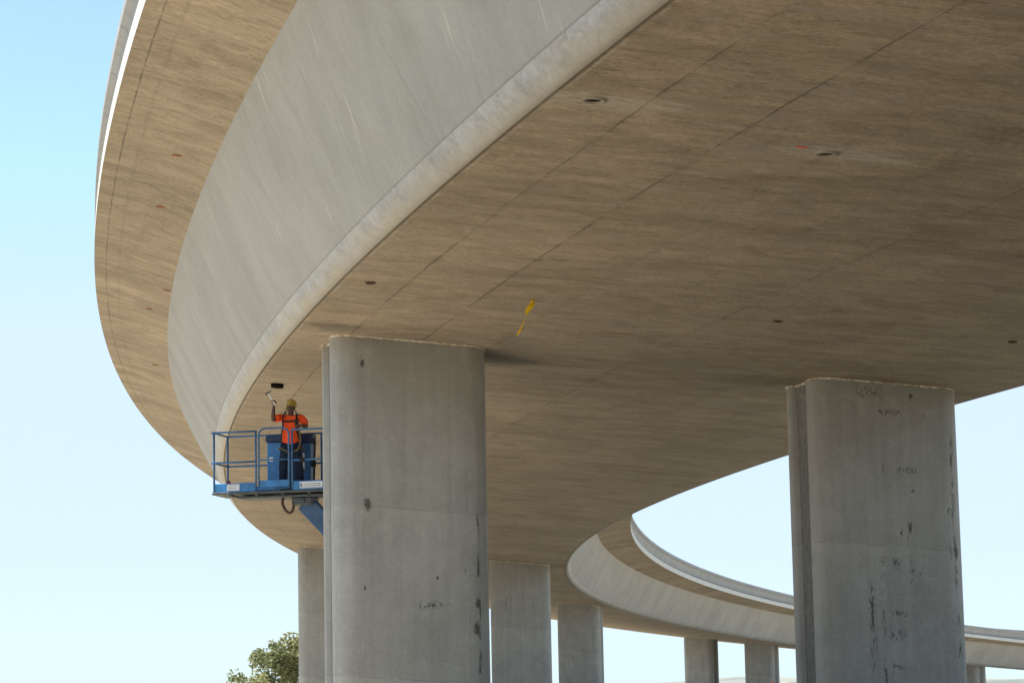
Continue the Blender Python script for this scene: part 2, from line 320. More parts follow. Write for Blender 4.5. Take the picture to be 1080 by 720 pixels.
def mat_leaf():
    g=NT('leaf',.55,.35); uv=g.uv(); s,_,_2=g.sep(uv)
    c=g.mix(s,(.155,.18,.075),(.34,.35,.17)); g.color(c)
    g.bsdf.inputs['Transmission Weight'].default_value=0.0
    tr=g.n.new('ShaderNodeBsdfTranslucent'); g.t.links.new(g.bsdf.inputs['Base Color'].links[0].from_socket,tr.inputs['Color'])
    mx=g.n.new('ShaderNodeMixShader'); mx.inputs[0].default_value=.3
    out=g.n['Material Output']; g.t.links.new(g.bsdf.outputs[0],mx.inputs[1]); g.t.links.new(tr.outputs[0],mx.inputs[2]); g.t.links.new(mx.outputs[0],out.inputs['Surface'])
    return g.m
M['leaf']=mat_leaf()
def mat_ground():
    g=NT('dry_earth',.95,.1); o=g.obj()
    a=g.noise(g.mul(o,(.05,.05,.05)),1,6,.6); b=g.noise(g.mul(o,(.9,.9,.9)),1,6,.65)
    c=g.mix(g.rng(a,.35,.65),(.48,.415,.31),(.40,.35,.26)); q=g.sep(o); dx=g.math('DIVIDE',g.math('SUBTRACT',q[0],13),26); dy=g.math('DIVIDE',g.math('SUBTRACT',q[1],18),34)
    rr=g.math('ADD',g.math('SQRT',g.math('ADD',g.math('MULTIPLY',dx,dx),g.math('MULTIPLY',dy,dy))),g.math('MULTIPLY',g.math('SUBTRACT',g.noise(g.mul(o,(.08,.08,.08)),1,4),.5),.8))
    c=g.mix(g.rng(rr,.6,1.1,1,0,True),c,(.20,.17,.125)); k=g.rng(b,.3,.7,.8,1.15)  # unseen darker patch, added to cut light bounced onto the near soffit
    g.color(g.mix(1.0,c,g.comb(k,k,k),'MULTIPLY')); g.bump(b,.5,.06); return g.m
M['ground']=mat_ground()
def mat_hill():
    g=NT('hill_grass',.95,.1); a=g.noise(g.mul(g.obj(),(.004,.004,.012)),1,6,.6)
    g.color(g.mix(g.rng(a,.4,.62),(.27,.24,.19),(.10,.11,.08))); return g.m
M['hill']=mat_hill()

# ------------------------------------------------------------------ viaduct geometry (alignment in plan, grade, superelevation)
K=.92
P=dict(x0=2.876129,y0=57.517732,th=-.192574,k0=.227583,k1=-.019351,k2=.062224,k3=-.047583,k4=.014708,h0=7.4,g1=1.730207,g2=-.795432,g3=-.051335,
 e0=.081989,e1=.021381,e2=-.008132,e3=.00142)
W_,FU,FV,WU,WV,OU,OV,BV=[a*K for a in (8.004355,.325783,.319776,1.874552,3.093634,4.012065,3.557649,4.918187)]
S0,S1,DS=-85,398,.5
ALN=[]
def _align():
    def kap(s):
        s=max(-1.,min(s,300.)/100); return (P['k0']+P['k1']*s+P['k2']*s*s+P['k3']*s**3+P['k4']*s**4)/100
    n0=int(-S0/DS); n1=int(S1/DS)
    def walk(sign,n):
        x,y,t,s=P['x0'],P['y0'],P['th'],0.; out=[]
        for i in range(n):
            h=DS*sign; t2=t+(kap(s)+kap(s+h))/2*h; tm=(t+t2)/2
            x+=math.sin(tm)*h; y+=math.cos(tm)*h; s+=h; t=t2; out.append((s,x,y,t))
        return out
    seq=walk(-1,n0)[::-1]+[(0.,P['x0'],P['y0'],P['th'])]+walk(1,n1)
    for s,x,y,t in seq:
        q=s/100; h=P['h0']+P['g1']*q+P['g2']*q*q+P['g3']*q**3; e=P['e0']+P['e1']*q+P['e2']*q*q+P['e3']*q**3
        ALN.append((s*K,x*K,y*K,t,h*K,e))
_align()
def frame(s):
    i=(s/K-S0)/DS; i=max(0,min(i,len(ALN)-1.0001)); j=int(i); f=i-j
    return [a+(b-a)*f for a,b in zip(ALN[j],ALN[j+1])]
def pt(s,u,v=0.0):
    _,x,y,t,h,e=frame(s); return Vector((x+math.cos(t)*u,y-math.sin(t)*u,h-e*u+v))
GROUND=-1.6

def strip(name,prof,mat,parent,uvs,flip=False,step=2):
    """sweep a profile [(u,v)..] along the alignment; UV = (chainage, uvs[i])"""
    m=MB(); rows=ALN[::step]; n=len(prof)
    for (s,x,y,t,h,e) in rows:
        for (u,v) in prof: m.v.append(Vector((x+math.cos(t)*u,y-math.sin(t)*u,h-e*u+v)))
    for i in range(len(rows)-1):
        for j in range(n-1):
            q=[i*n+j,i*n+j+1,(i+1)*n+j+1,(i+1)*n+j]; w=[(rows[i][0],uvs[j]),(rows[i][0],uvs[j+1]),(rows[i+1][0],uvs[j+1]),(rows[i+1][0],uvs[j])]
            if flip: q.reverse(); w.reverse()
            m.face(q,0,w,True)
    o=m.build(name,mat,parent)
    return o
via=empty('viaduct',(0,0,GROUND)); 
tag(via,'long curved concrete box girder viaduct sweeping overhead into the distance','viaduct')

def vpart(o):
    o.matrix_parent_inverse=Matrix.Translation((0,0,-GROUND)); return o
SEG=14
us=[-W_+2*W_*i/SEG for i in range(SEG+1)]
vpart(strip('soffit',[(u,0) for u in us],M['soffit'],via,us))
def lens(pr):
    L=[0.]
    for a,b in zip(pr,pr[1:]): L.append(L[-1]+math.hypot(b[0]-a[0],b[1]-a[1]))
    return L
for sg in (-1,1):
    fl=(sg>0)
    # fillet: rounded corner between soffit and web
    a=math.atan2(WV-FV,WU-FU); pr=[]
    p0=Vector((0,0)); p2=Vector((FU,FV)); ctl=Vector((FU-FV/math.tan(a),0.0)) 
    for i in range(7):
        q=i/6; pr.append(p0*(1-q)**2+ctl*2*q*(1-q)+p2*q*q)
    prf=[(sg*(W_+p.x),p.y) for p in pr]
    vpart(strip('haunch',prf,M['fillet'],via,lens(prf),flip=not fl))
    pw=[]
    for i in range(9):
        q=i/8; pw.append((sg*(W_+FU+(WU-FU)*q+0.10*math.sin(PI*q)*.5),FV+(WV-FV)*q))
    vpart(strip('web',pw,M['web'],via,lens(pw),flip=not fl))
    po=[(sg*(W_+WU+(OU-WU)*q),WV+(OV-WV)*(1-(1-q)**1.35)) for q in [i/6 for i in range(7)]]
    L=lens(po); vpart(strip('overhang',po,M['overhang'],via,[L[-1]-l for l in L],flip=not fl))
    # edge beam face, leaning back a little, and its ledge
    pf=[(sg*(W_+OU),OV),(sg*(W_+OU-.01),OV+.36),(sg*(W_+OU-.32),OV+.372)]
    o=vpart(strip('fascia',pf,M['fascia'],via,lens(pf),flip=not fl))
    for p in o.data.polygons: p.use_smooth=False
    B=BV+.10
    pp=[(W_+OU-.32,OV+.372),(W_+OU-.12,B-.27),(W_+OU-.01,B-.23),(W_+OU-.02,B-.01),(W_+OU-.04,B),(W_+OU-.40,B),(W_+OU-.43,B-.05),(W_+OU-.56,OV+.55),(W_+OU-.62,OV+.30)]
    pp=[(sg*u,v) for u,v in pp]
    o=vpart(strip('parapet',pp,M['rail'],via,lens(pp),flip=not fl))
    for p in o.data.polygons: p.use_smooth=False
du=W_+OU-.62
pd=[(-du,OV+.30),(0,OV+.30),(du,OV+.30)]
vpart(strip('deck_slab',pd,M['asphalt'],via,lens(pd),flip=True))

# things cast into the soffit: drain holes with a raised collar, painted marks
def soffit_frame(s,u,v=0.0):
    p=pt(s,u,v); a=(pt(s+.2,u)-pt(s-.2,u)).normalized(); b=(pt(s,u+.2)-pt(s,u-.2)).normalized(); n=b.cross(a).normalized(); 
    return Matrix(((b.x,a.x,n.x,p.x),(b.y,a.y,n.y,p.y),(b.z,a.z,n.z,p.z),(0,0,0,1)))
for s,u,r in ((-22.79,-6.85,.10),(-21.44,-3.46,.10),(-8.06,-6.85,.062),(-8.07,.48,.055),(-8.24,4.86,.055),(-22.6,.6,.09)):
    F=soffit_frame(s,u)
    m=MB(); m.lathe([(r,.0),(r,-.004),(r*.2,-.006)],20,0,F)
    h=vpart(m.build('drain_hole',M['black'],via))
    m=MB(); cm=M['collar'] if r>.095 else M['hose']
    prof=[(r*1.0,.01),(r*1.0,-.018),(r*1.14,-.03),(r*1.5,-.024),(r*1.62,.01)]
    b=len(m.v); n=26
    for rr,z in prof:
        for k in range(n):
            w=2*PI*k/n; q=rr*(1+.05*mnoise.noise((math.cos(w)*2,math.sin(w)*2,s))); m.v.append(F@Vector((q*math.cos(w),q*math.sin(w),z)))
    for i in range(len(prof)-1):
        for k in range(n): m.face((i*n+k,i*n+(k+1)%n,(i+1)*n+(k+1)%n,(i+1)*n+k),0,None,True)
    c=m.build('collar',cm,h)
F=soffit_frame(8.16,-6.81); m=MB()
prof=[(.150,.02),(.150,-.085),(.135,-.095),(.118,-.09),(.115,-.02)]; m.lathe(prof,20,0,F); vpart(m.build('vent_pipe',M['black'],via))
for s,q in ((-2.64,.30),(2.95,.30),(18.35,.23),(13.93,.03),(31.0,.2),(-16.,.3)):
    u=-(W_+WU+(OU-WU)*q); v=WV+(OV-WV)*(1-(1-q)**1.35)
    F=soffit_frame(s,u,v); m=MB(); m.box((-.17,-.028,-.014),(.17,.028,.004),0,.004,F@Matrix.Rotation(rnd.uniform(-.05,.05),4,'Z'))
    vpart(m.build('inspection_slot',M['rust'],via))
F=soffit_frame(-21.6,-3.85); m=MB(); m.box((-.07,-.03,-.006),(.07,.03,.002),0,.002,F); vpart(m.build('paint_mark',M['marking'],via))

# ------------------------------------------------------------------ columns
CW,CD,CR=3.1175,2.586,.5
def plan():
    """outline of one column: rounded rectangle with a recessed strip in each short side; list of (a,b,perimeter,material)"""
    pts=[]; hw,hd=CW/2,CD/2; gd,gw=.10,.50
    def arc(cx,cy,a0):
        for i in range(9):
            w=a0+PI/2*i/8; pts.append((cx+CR*math.cos(w),cy+CR*math.sin(w)))
    # start: middle of front face, go towards +a (right) : front is b=-hd
    pts.append((0,-hd))
    arc(hw-CR,-hd+CR,-PI/2)
    pts.extend([(hw,-gw),(hw-gd,-gw+.05),(hw-gd,gw-.05),(hw,gw)])
    arc(hw-CR,hd-CR,0); arc(-hw+CR,hd-CR,PI/2)
    pts.extend([(-hw,gw),(-hw+gd,gw-.05),(-hw+gd,-gw+.05),(-hw,-gw)])
    arc(-hw+CR,-hd+CR,PI)
    return pts
PL=plan()
PER=[0.]
for a,b in zip(PL,PL[1:]+PL[:1]): PER.append(PER[-1]+math.hypot(b[0]-a[0],b[1]-a[1]))
TOT=PER[-1]
def wrap(p): return p if p<TOT/2 else p-TOT
def column(s,u,label,group='columns carrying the viaduct',mat='column'):
    _,x,y,t,h,e=frame(s); c=pt(s,u)
    root=empty('bridge_column',(c.x,c.y,GROUND),-t); tag(root,label,'column',group)
    def top(a,b): 
        f=frame(s+b); return f[4]-f[5]*(u+a)-GROUND
    m=MB(); n=len(PL); levels=[-.4]+[1.2*i for i in range(1,5)]
    for k in range(6):
        for (a,b) in PL:
            T=top(a,b)+.03; z=-.5+(T+.5)*k/5; m.v.append(Vector((a,b,z)))
    grooves=set()
    for i in range(n):
        a0=PL[i];a1=PL[(i+1)%n]
        if abs(abs(a0[0])-(CW/2-.10))<1e-6 and abs(abs(a1[0])-(CW/2-.10))<1e-6: grooves.add(i)
    for k in range(5):
        for i in range(n):
            j=(i+1)%n; p0=wrap(PER[i]); p1=p0+PER[i+1]-PER[i]
            q=(k*n+i,k*n+j,(k+1)*n+j,(k+1)*n+i)
            tz=[m.v[a].z-top(PL[a%n][0],PL[a%n][1]) for a in q]
            if i in grooves: continue
            m.face(q,0,[(p0,tz[0]),(p1,tz[1]),(p1,tz[2]),(p0,tz[3])],True)
    o=m.build('shaft',M[mat],root)
    for g in sorted(grooves):
        mg=MB()
        a0=PL[g];a1=PL[(g+1)%n]; rows=10
        for k in range(rows+1):
            for (a,b) in (a0,a1):
                T=top(a,b)+.03; mg.v.append(Vector((a,b,-.5+(T+.5)*k/rows)))
        for k in range(rows): mg.face((k*2,k*2+1,k*2+3,k*2+2),0,None)
        mg.build('recessed_strip',M['groove'],root)
    # ragged mortar packing under the soffit
    m=MB(); r2=random.Random(int(abs(s*13+u*7)*10)); N_=160
    tot=TOT; pts=[]
    i=0
    for k in range(N_):
        d=tot*k/N_
        while PER[i+1]<d: i+=1
        f=(d-PER[i])/(PER[i+1]-PER[i]); a0=PL[i];a1=PL[(i+1)%n]; pts.append(Vector((a0[0]+(a1[0]-a0[0])*f,a0[1]+(a1[1]-a0[1])*f,0)))
    cols_=[]
    for k,p in enumerate(pts):
        nrm=(pts[(k+1)%N_]-pts[k-1]).normalized(); nrm=Vector((nrm.y,-nrm.x,0))
        amp=.5+.5*mnoise.noise((p.x*1.1+s,p.y*1.1+u,0)); th=.012+.045*max(0,amp)+.018*r2.random(); pr=.004+.016*r2.random()+.018*max(0,amp-.3)
        T=top(p.x,p.y)
        cols_.append([(p-nrm*.05)+Vector((0,0,T+.01)),(p+nrm*(pr+.012))+Vector((0,0,T+.006)),(p+nrm*pr)+Vector((0,0,T-th*.6)),(p-nrm*.05)+Vector((0,0,T-th))])
    for c4 in cols_: m.v.extend(c4)
    for k in range(N_):
        j=(k+1)%N_
        for q in range(3): m.face((k*4+q,k*4+q+1,j*4+q+1,j*4+q),0,None)
    m.build('mortar_joint',M['mortar'],root)
    return root
Q=5.428118*K
column(0,-Q,'broad grey column in the foreground that hides one end of the blue work platform',mat='column_near')
column(0,Q,'broad grey column with many black scuffs under the inner deck edge, nearest on the right',mat='column_scuffed')
column(88.870794*K,-Q,'partly hidden column beside the tree, left of the nearest foreground column')
column(88.870794*K,Q,'mid distance column rising just right of the nearest foreground column')
column(148.080887*K,-Q,'distant column concealed behind the nearest foreground column')
column(148.080887*K,Q,'mid distance column standing alone under the start of the far curve')
column(237.587273*K,-3.62*K+.05,'far column, left one of the close pair under the far curve')
column(237.587273*K,3.62*K,'far column with dark stains, right one of the close pair behind the orange sign')
column(297.715375*K,-Q,'farthest column hidden behind the scuffed column on the right')
column(297.715375*K,Q,'small farthest column just right of the scuffed column on the right')

# ------------------------------------------------------------------ boom lift
LX,LY,LZ=-6.432,54.6,0.0     # front left corner of the platform floor (height set below)
YAW=-R(12)
PLATZ=4.545
lift=empty('boom_lift',(-.6,55.9,GROUND),YAW)
tag(lift,'blue boom lift holding a railed work platform up beside the foreground column','boom lift')
LM=lift.matrix_basis.copy() if False else Matrix.Translation((-.6,55.9,GROUND))@Matrix.Rotation(YAW,4,'Z')
PM=Matrix.Translation((LX,LY,PLATZ))@Matrix.Rotation(YAW,4,'Z')@Matrix.Diagonal((1.062,1,1,1))     # platform local -> world
L2=LM.inverted()@PM                                                 # platform local -> lift local
def lpart(m,name,mat,parent=None):
    p=parent or lift
    if parent is None or True:
        for i,v in enumerate(m.v): m.v[i]=L2@v
    return m.build(name,mat,p)
PLN,PDP,RH=2.85,.92,1.285
fl=MB(); fl.box((-.04,-.03,-.05),(PLN+.04,PDP+.03,.0),0,.008)
for i in range(5): fl.box((.3+i*.55,.02,-.085),(.36+i*.55,PDP-.02,-.05))
fl.box((.45,.12,-.135),(2.55,PDP-.15,-.086),0,.01)
floor=lpart(fl,'platform_floor',M['dark_steel'])
def rail(pts,r=.021,name='guard_rail',mat='rail_paint'):
    m=MB(); m.tube(pts,r,8); return lpart(m,name,M[mat])
for (x,y) in ((0,0),(.88,0),(2.85,0),(0,PDP),(1.0,PDP),(2.0,PDP),(2.85,PDP),(1.64,0)):
    rail([(x,y,0),(x,y,RH)],.022 if x not in(.88,1.64) else .02,'post')
for z in (RH,.635):
    rail([(-.06,0,z),(.90,0,z)]); rail([(1.62,0,z),(PLN,0,z)])
    rail([(0,PDP,z),(PLN,PDP,z)]); rail([(0,-.02,z),(0,PDP,z)]); rail([(PLN,0,z),(PLN,PDP,z)])
# gate with arched top corners
gt=empty('gate',(0,0,0)); gt.parent=lift
GX0,GX1=.945,1.575; rr=.14
arch=[(GX0,-.012,.05),(GX0,-.012,RH+.05-rr)]+[(GX0+rr-rr*math.cos(a),-.012,RH+.05-rr+rr*math.sin(a)) for a in [PI/2*i/6 for i in range(1,7)]]
arch+=[(GX1-rr+rr*math.sin(a),-.012,RH+.05-rr+rr*math.cos(a)) for a in [PI/2*i/6 for i in range(0,7)]]+[(GX1,-.012,.05)]
m=MB(); m.tube(arch,.02,8); m.tube([(GX0,-.012,.05),(GX1,-.012,.05)],.02,8); m.tube([(GX0,-.012,.66),(GX1,-.012,.66)],.018,8); lpart(m,'gate_frame',M['rail_paint'],gt)
m=MB(); m.box((GX0+.02,-.022,.075),(GX1-.02,-.006,.225),0,.004); lpart(m,'kick_plate',M['bright_blue'],gt)
def board(lo,hi): 
    m=MB(); m.box(lo,hi,0,.005); return lpart(m,'toe_board',M['bright_blue'])
b1=board((.023,-.012,.0),(.858,.006,.19)); b2=board((1.662,-.012,.0),(PLN-.023,.006,.19)); board((.023,PDP-.006,.0),(PLN-.023,PDP+.012,.19)); board((-.012,.023,.0),(.006,PDP-.023,.19))
def sticker(par,x0,x1,z0,z1,y=-.0165,lines=2):
    m=MB(); m.box((x0,y,z0),(x1,y+.004,z1)); lpart(m,'sticker',M['sticker'],par)
    return
def inked(par,x0,x1,z0,z1,y=-.0195):
    m=MB(); r3=random.Random(3)
    m.box((x0+.012,y,z0+.03),(x0+.05,y+.003,z1-.03))
    for k in range(2):
        z=z1-.045-k*.042; x=x0+.075
        while x<x1-.05:
            w=r3.uniform(.014,.034); m.box((x,y,z-.008),(min(x+w,x1-.02),y+.003,z+.008)); x+=w+.010
    m.box((x0+.01,y,z0+.010),(x1-.01,y+.003,z0+.016))
    lpart(m,'sticker_lettering',M['ink'],par)
sticker(b1,.275,.535,.03,.165); 
m=MB(); [m.box((.29,-.0195,.055+i*.028),(.29+.23-.05*(i%2),-.0166,.060+i*.028)) for i in range(4)]; lpart(m,'sticker_lettering',M['ink'],b1)
sticker(b2,1.80,2.27,.03,.165); inked(b2,1.80,2.27,.03,.165)
# control console at the back rail
cb=MB(); cb.box((.88,PDP-.14,.02),(1.22,PDP+.16,1.12),0,.02); console=lpart(cb,'control_console',M['bright_blue'])
cb=MB(); cb.box((1.22,PDP-.10,.02),(1.62,PDP+.12,1.14),0,.02); lpart(cb,'console_back',M['navy'],console)
cb=MB(); cb.box((1.62,PDP-.14,.02),(1.80,PDP+.16,1.10),0,.02); lpart(cb,'side_panel',M['blue_paint'],console)
cb=MB(); cb.box((.86,PDP-.20,1.10),(1.30,PDP+.20,1.27),0,.03); cb.box((1.50,PDP-.18,1.06),(1.85,PDP+.18,1.28),0,.03); lpart(cb,'console_hood',M['navy'],console)
cb=MB(); cb.box((.93,PDP-.146,.70),(1.01,PDP-.14,.79)); lpart(cb,'sticker',M['sticker'],console)
cb=MB(); cb.box((1.60,PDP-.146,.52),(1.68,PDP-.141,.86)); lpart(cb,'sticker',M['sticker'],console)
cb=MB(); cb.tube([(1.86,PDP-.12,1.16),(1.90,PDP-.14,1.05),(1.89,PDP-.14,.8),(1.86,PDP-.12,.68),(1.84,PDP-.12,.62),(1.88,PDP-.12,.55),(1.87,PDP-.12,.3),(1.84,PDP-.1,.12)],.022,8); lpart(cb,'cable',M['rubber'],console)
for lo,hi in (((1.80,-.04,.585),(1.9,.03,.68)),((1.79,PDP-.06,.56),(1.88,PDP+.03,.7))):
    cb=MB(); cb.box(lo,hi,0,.01); lpart(cb,'rail_clamp',M['rubber'])
# hose loop below the floor
loop=[(1.36+.0,.3,-.12),(1.35,.28,-.25),(1.40,.27,-.38),(1.47,.27,-.455),(1.54,.27,-.45),(1.58,.27,-.36),(1.58,.28,-.22),(1.55,.3,-.12)]
fine=[]
for i in range(len(loop)-1):
    p0,p1,p2,p3=[Vector(loop[max(0,min(len(loop)-1,i+k))]) for k in (-1,0,1,2)]
    for q in range(6):
        t=q/6; fine.append(.5*((2*p1)+(-p0+p2)*t+(2*p0-5*p1+4*p2-p3)*t*t+(-p0+3*p1-3*p2+p3)*t**3))
fine.append(Vector(loop[-1])); m=MB(); m.tube(fine,[.032 if (i//2)%2 else .027 for i in range(len(fine))],10); lpart(m,'hose',M['hose'])
# boom: telescoping square tubes down to a turntable on wheels
d=Vector((.655,.05,-.752)).normalized(); a0=Vector((1.70,.5,-.16))
def beam(mb,p,q,w,h,mi=0):
    p=Vector(p);q=Vector(q);t=(q-p).normalized(); sd=Vector((0,1,0)); sd=(sd-t*sd.dot(t)).normalized(); up=t.cross(sd)
    X=Matrix(((t.x,sd.x,up.x,p.x),(t.y,sd.y,up.y,p.y),(t.z,sd.z,up.z,p.z),(0,0,0,1)))
    mb.box((0,-w/2,-h/2),((q-p).length,w/2,h/2),mi,.02,X)
m=MB(); m.box((1.55,.25,-.30),(1.98,.75,-.137),0,.02); m.tube([(1.77,.2,-.22),(1.77,.8,-.22)],.06,12); lpart(m,'platform_bracket',M['dark_steel'])
bm=MB(); beam(bm,a0+d*.12,a0+d*3.6,.30,.37); boom=lpart(bm,'boom',M['boom'])
m=MB(); beam(m,a0+d*3.4,a0+d*7.0,.34,.38); lpart(m,'outer_boom_section',M['blue_paint'],boom)
m=MB(); e=a0+d*7.0; base=L2.inverted()@Vector((0,0,0))
m.box((e.x-.7,e.y-.7,e.z-.35),(e.x+1.6,e.y+.7,e.z+.45),0,.06); lpart(m,'turntable',M['blue_paint'])
ez=GROUND-PLATZ
m=MB(); m.box((e.x-1.1,e.y-.75,ez+.32),(e.x+1.5,e.y+.75,e.z-.35 if e.z-.35>ez+.4 else ez+.75),0,.05); lpart(m,'chassis',M['dark_steel'])
for wx in (-.8,1.2):
    for wy in (-1,1):
        X=Matrix.Translation((e.x+wx,e.y+wy*.92,ez+.45))@Matrix.Rotation(PI/2,4,'X')
        m=MB(); m.lathe([(.24,-.15),(.40,-.15),(.45,-.10),(.45,.10),(.40,.15),(.24,.15)],28,0,X); w=lpart(m,'wheel',M['rubber'])
        m=MB(); m.lathe([(.06,-.17),(.10,-.165),(.22,-.155),(.235,-.14),(.235,.14),(.22,.155),(.10,.165),(.06,.17)],24,0,X); lpart(m,'rim',M['sticker'],w)

def plat(x,y,z): return PM@Vector((x,y,z))
# red tool bag on the platform floor, by the left end
tb=empty('tool_bag',plat(.13,.55,0),YAW); tag(tb,'small red tool bag on the left end of the blue platform','bag')
m=MB()
for i,(x,w_,z) in enumerate(((0,1,0),)):
    V=[];n=14
    for k in range(5):
        zz=[0,.07,.15,.22,.262][k]; sx=[.10,.12,.115,.08,.05][k]; sy=[.10,.115,.10,.06,.02][k]
        for j in range(n): 
            a=2*PI*j/n; V.append((sx*math.cos(a)*(1+.04*math.sin(3*a+k)),sy*math.sin(a),zz+.01*math.sin(2*a+k)))
    F_=[tuple(range(n-1,-1,-1)),tuple(range(4*n,5*n))]
    for k in range(4):
        for j in range(n): F_.append((k*n+j,k*n+(j+1)%n,(k+1)*n+(j+1)%n,(k+1)*n+j))
    m.add(V,F_,0,True)
m.build('bag_body',M['red'],tb)
m=MB(); m.tube([(-.05,0,.24),(-.04,0,.275),(0,0,.285),(.04,0,.275),(.05,0,.24)],.008,8); m.build('bag_handle',M['strap'],tb)

# ------------------------------------------------------------------ worker
def skin_mesh(name,chains,levels=2):
    """chains: list of (verts[(x,y,z,rx,ry)], edges). returns baked mesh verts/faces"""
    V=[];E=[];Rd=[];roots=[]
    for vs,es in chains:
        b=len(V); roots.append(b)
        for x,y,z,a,c in vs: V.append((x,y,z)); Rd.append((a,c))
        E+= [(b+i,b+j) for i,j in es]
    me=bpy.data.meshes.new(name+'_skel'); me.from_pydata(V,E,[]); o=bpy.data.objects.new(name+'_skel',me); col.objects.link(o)
    md=o.modifiers.new('s','SKIN'); md.use_smooth_shade=True; md.branch_smoothing=.6
    if not me.skin_vertices: 
        me.attributes  # layer is created with the modifier on evaluation in background
        bpy.context.view_layer.objects.active=o; bpy.ops.mesh.customdata_skin_add()
    for i,sv in enumerate(me.skin_vertices[0].data):
        sv.radius=Rd[i]; sv.use_root=(i in roots)
    sb=o.modifiers.new('u','SUBSURF'); sb.levels=levels; sb.render_levels=levels
    dg=bpy.context.evaluated_depsgraph_get(); dg.update(); ev=o.evaluated_get(dg); em=bpy.data.meshes.new_from_object(ev)
    v=[x.co.copy() for x in em.vertices]; f=[tuple(p.vertices) for p in em.polygons]
    bpy.data.objects.remove(o); bpy.data.meshes.remove(em)
    return v,f
def hand(wrist,d,n,side,curl,spread=.011):
    """finger chains: wrist point, pointing direction d, palm normal n (towards the palm side), side: thumb direction"""
    wrist=Vector(wrist); d=Vector(d).normalized(); n=Vector(n); n=(n-d*n.dot(d)).normalized(); t=d.cross(n)*side
    out=[]
    palm=[wrist,wrist+d*.045,wrist+d*.088]
    out.append(([(*palm[0],.027,.021),(*palm[1],.040,.020),(*palm[2],.040,.017)],[(0,1),(1,2)]))
    for i,L in enumerate((.070,.080,.075,.058)):
        p=wrist+d*.075+t*(.030-.020*i); ch=[(*p,.0095,.0095)]; a=curl*.25
        for k,fr in enumerate((.42,.32,.26)):
            a+=curl*(.75 if k==0 else .9)
            p=p+(d*math.cos(a)+n*math.sin(a))*L*fr*1.15; ch.append((*p,.0092-.0008*k,.0092-.0008*k))
        out.append((ch,[(0,1),(1,2),(2,3)]))
    p=wrist+d*.025+t*.026; q=p+(t*.7+d*.6+n*.35).normalized()*.04; r=q+(d*.75+n*.6+t*.1).normalized()*.032; s_=r+(d*.5+n*.9-t*.35).normalized()*.026
    out.append(([(*p,.013,.013),(*q,.0115,.0115),(*r,.010,.010),(*s_,.0085,.0085)],[(0,1),(1,2),(2,3)]))
    return out
WK=plat(1.505,.40,0.0)
worker=empty('person',WK,-R(4)); worker.scale=(1.13,1.13,1.13); tag(worker,'worker in orange shirt and yellow hard hat raising a hammer on the platform','person')
rS,lS=(-.185,.0,1.435),(.185,.0,1.435)
rE,rW=Vector((-.315,-.19,1.345)),Vector((-.305,-.12,1.635))
lE,lW=Vector((.305,.03,1.225)),Vector((.215,-.18,1.235))
body=[(0,0,.93,.13,.10),(0,0,1.08,.125,.09),(0,0,1.26,.15,.105),(0,0,1.40,.12,.085),(0,-.005,1.455,.060,.058),(0,-.02,1.49,.060,.064),(0,-.035,1.55,.072,.087),(0,-.03,1.63,.077,.094),(0,-.02,1.685,.057,.067),
 (*rS,.06,.06),(*(Vector(rS).lerp(rE,.5)),.050,.050),(*rE,.043,.043),(*(rE.lerp(rW,.35)),.044,.044),(*rW,.028,.026),
 (*lS,.06,.06),(*(Vector(lS).lerp(lE,.5)),.050,.050),(*lE,.043,.043),(*(lE.lerp(lW,.35)),.044,.044),(*lW,.028,.026),
 (-.10,0,.86,.085,.085),(-.145,-.03,.49,.055,.06),(-.165,.02,.09,.04,.045),(.10,0,.86,.085,.085),(.15,-.02,.49,.055,.06),(.175,.02,.09,.04,.045)]
be=[(0,1),(1,2),(2,3),(3,4),(4,5),(5,6),(6,7),(7,8),(3,9),(9,10),(10,11),(11,12),(12,13),(3,14),(14,15),(15,16),(16,17),(17,18),(0,19),(19,20),(20,21),(0,22),(22,23),(23,24)]
ham_d=Vector((-.14,.0,.24)).normalized()
chains=[(body,be)]+hand(rW,(0.0,-.12,1),(-.35,-1,.0),1,.95)+hand(lW,(-.85,-.45,.1),(-.1,.3,-1),-1,.9)
v,f=skin_mesh('person',chains)
m=MB(); m.add(v,f,0,True)
# face: nose, ears, eyes, mouth
m.sphere((0,-.132,1.565),.016,10,0,(.9,1.1,1.5)); m.sphere((0,-.137,1.552),.016,10,0,(1.25,1,.7))
for sx in (-1,1):
    m.sphere((sx*.080,-.02,1.565),.024,10,0,(.4,.75,1.35)); m.sphere((sx*.030,-.110,1.590),.013,10,1,(1.2,.8,.8)); m.sphere((sx*.030,-.1185,1.590),.0062,8,2)
    m.sphere((sx*.031,-.112,1.612),.02,8,4,(1.1,.5,.28))
m.sphere((0,-.1195,1.518),.019,10,3,(1.3,.5,.42)); 
m.build('body',[M['skin'],M['eye'],M['pupil'],M['lips'],M['hair']],worker)
# hair fringe under helmet
m=MB(); m.lathe([(.088,1.60),(.090,1.66),(.086,1.70),(.04,1.76)],20,0,Matrix.Translation((0,.002,-.05))@Matrix.Diagonal((.93,1.02,1,1))); m.build('hair',M['hair'],worker).location=(0,.022,0)
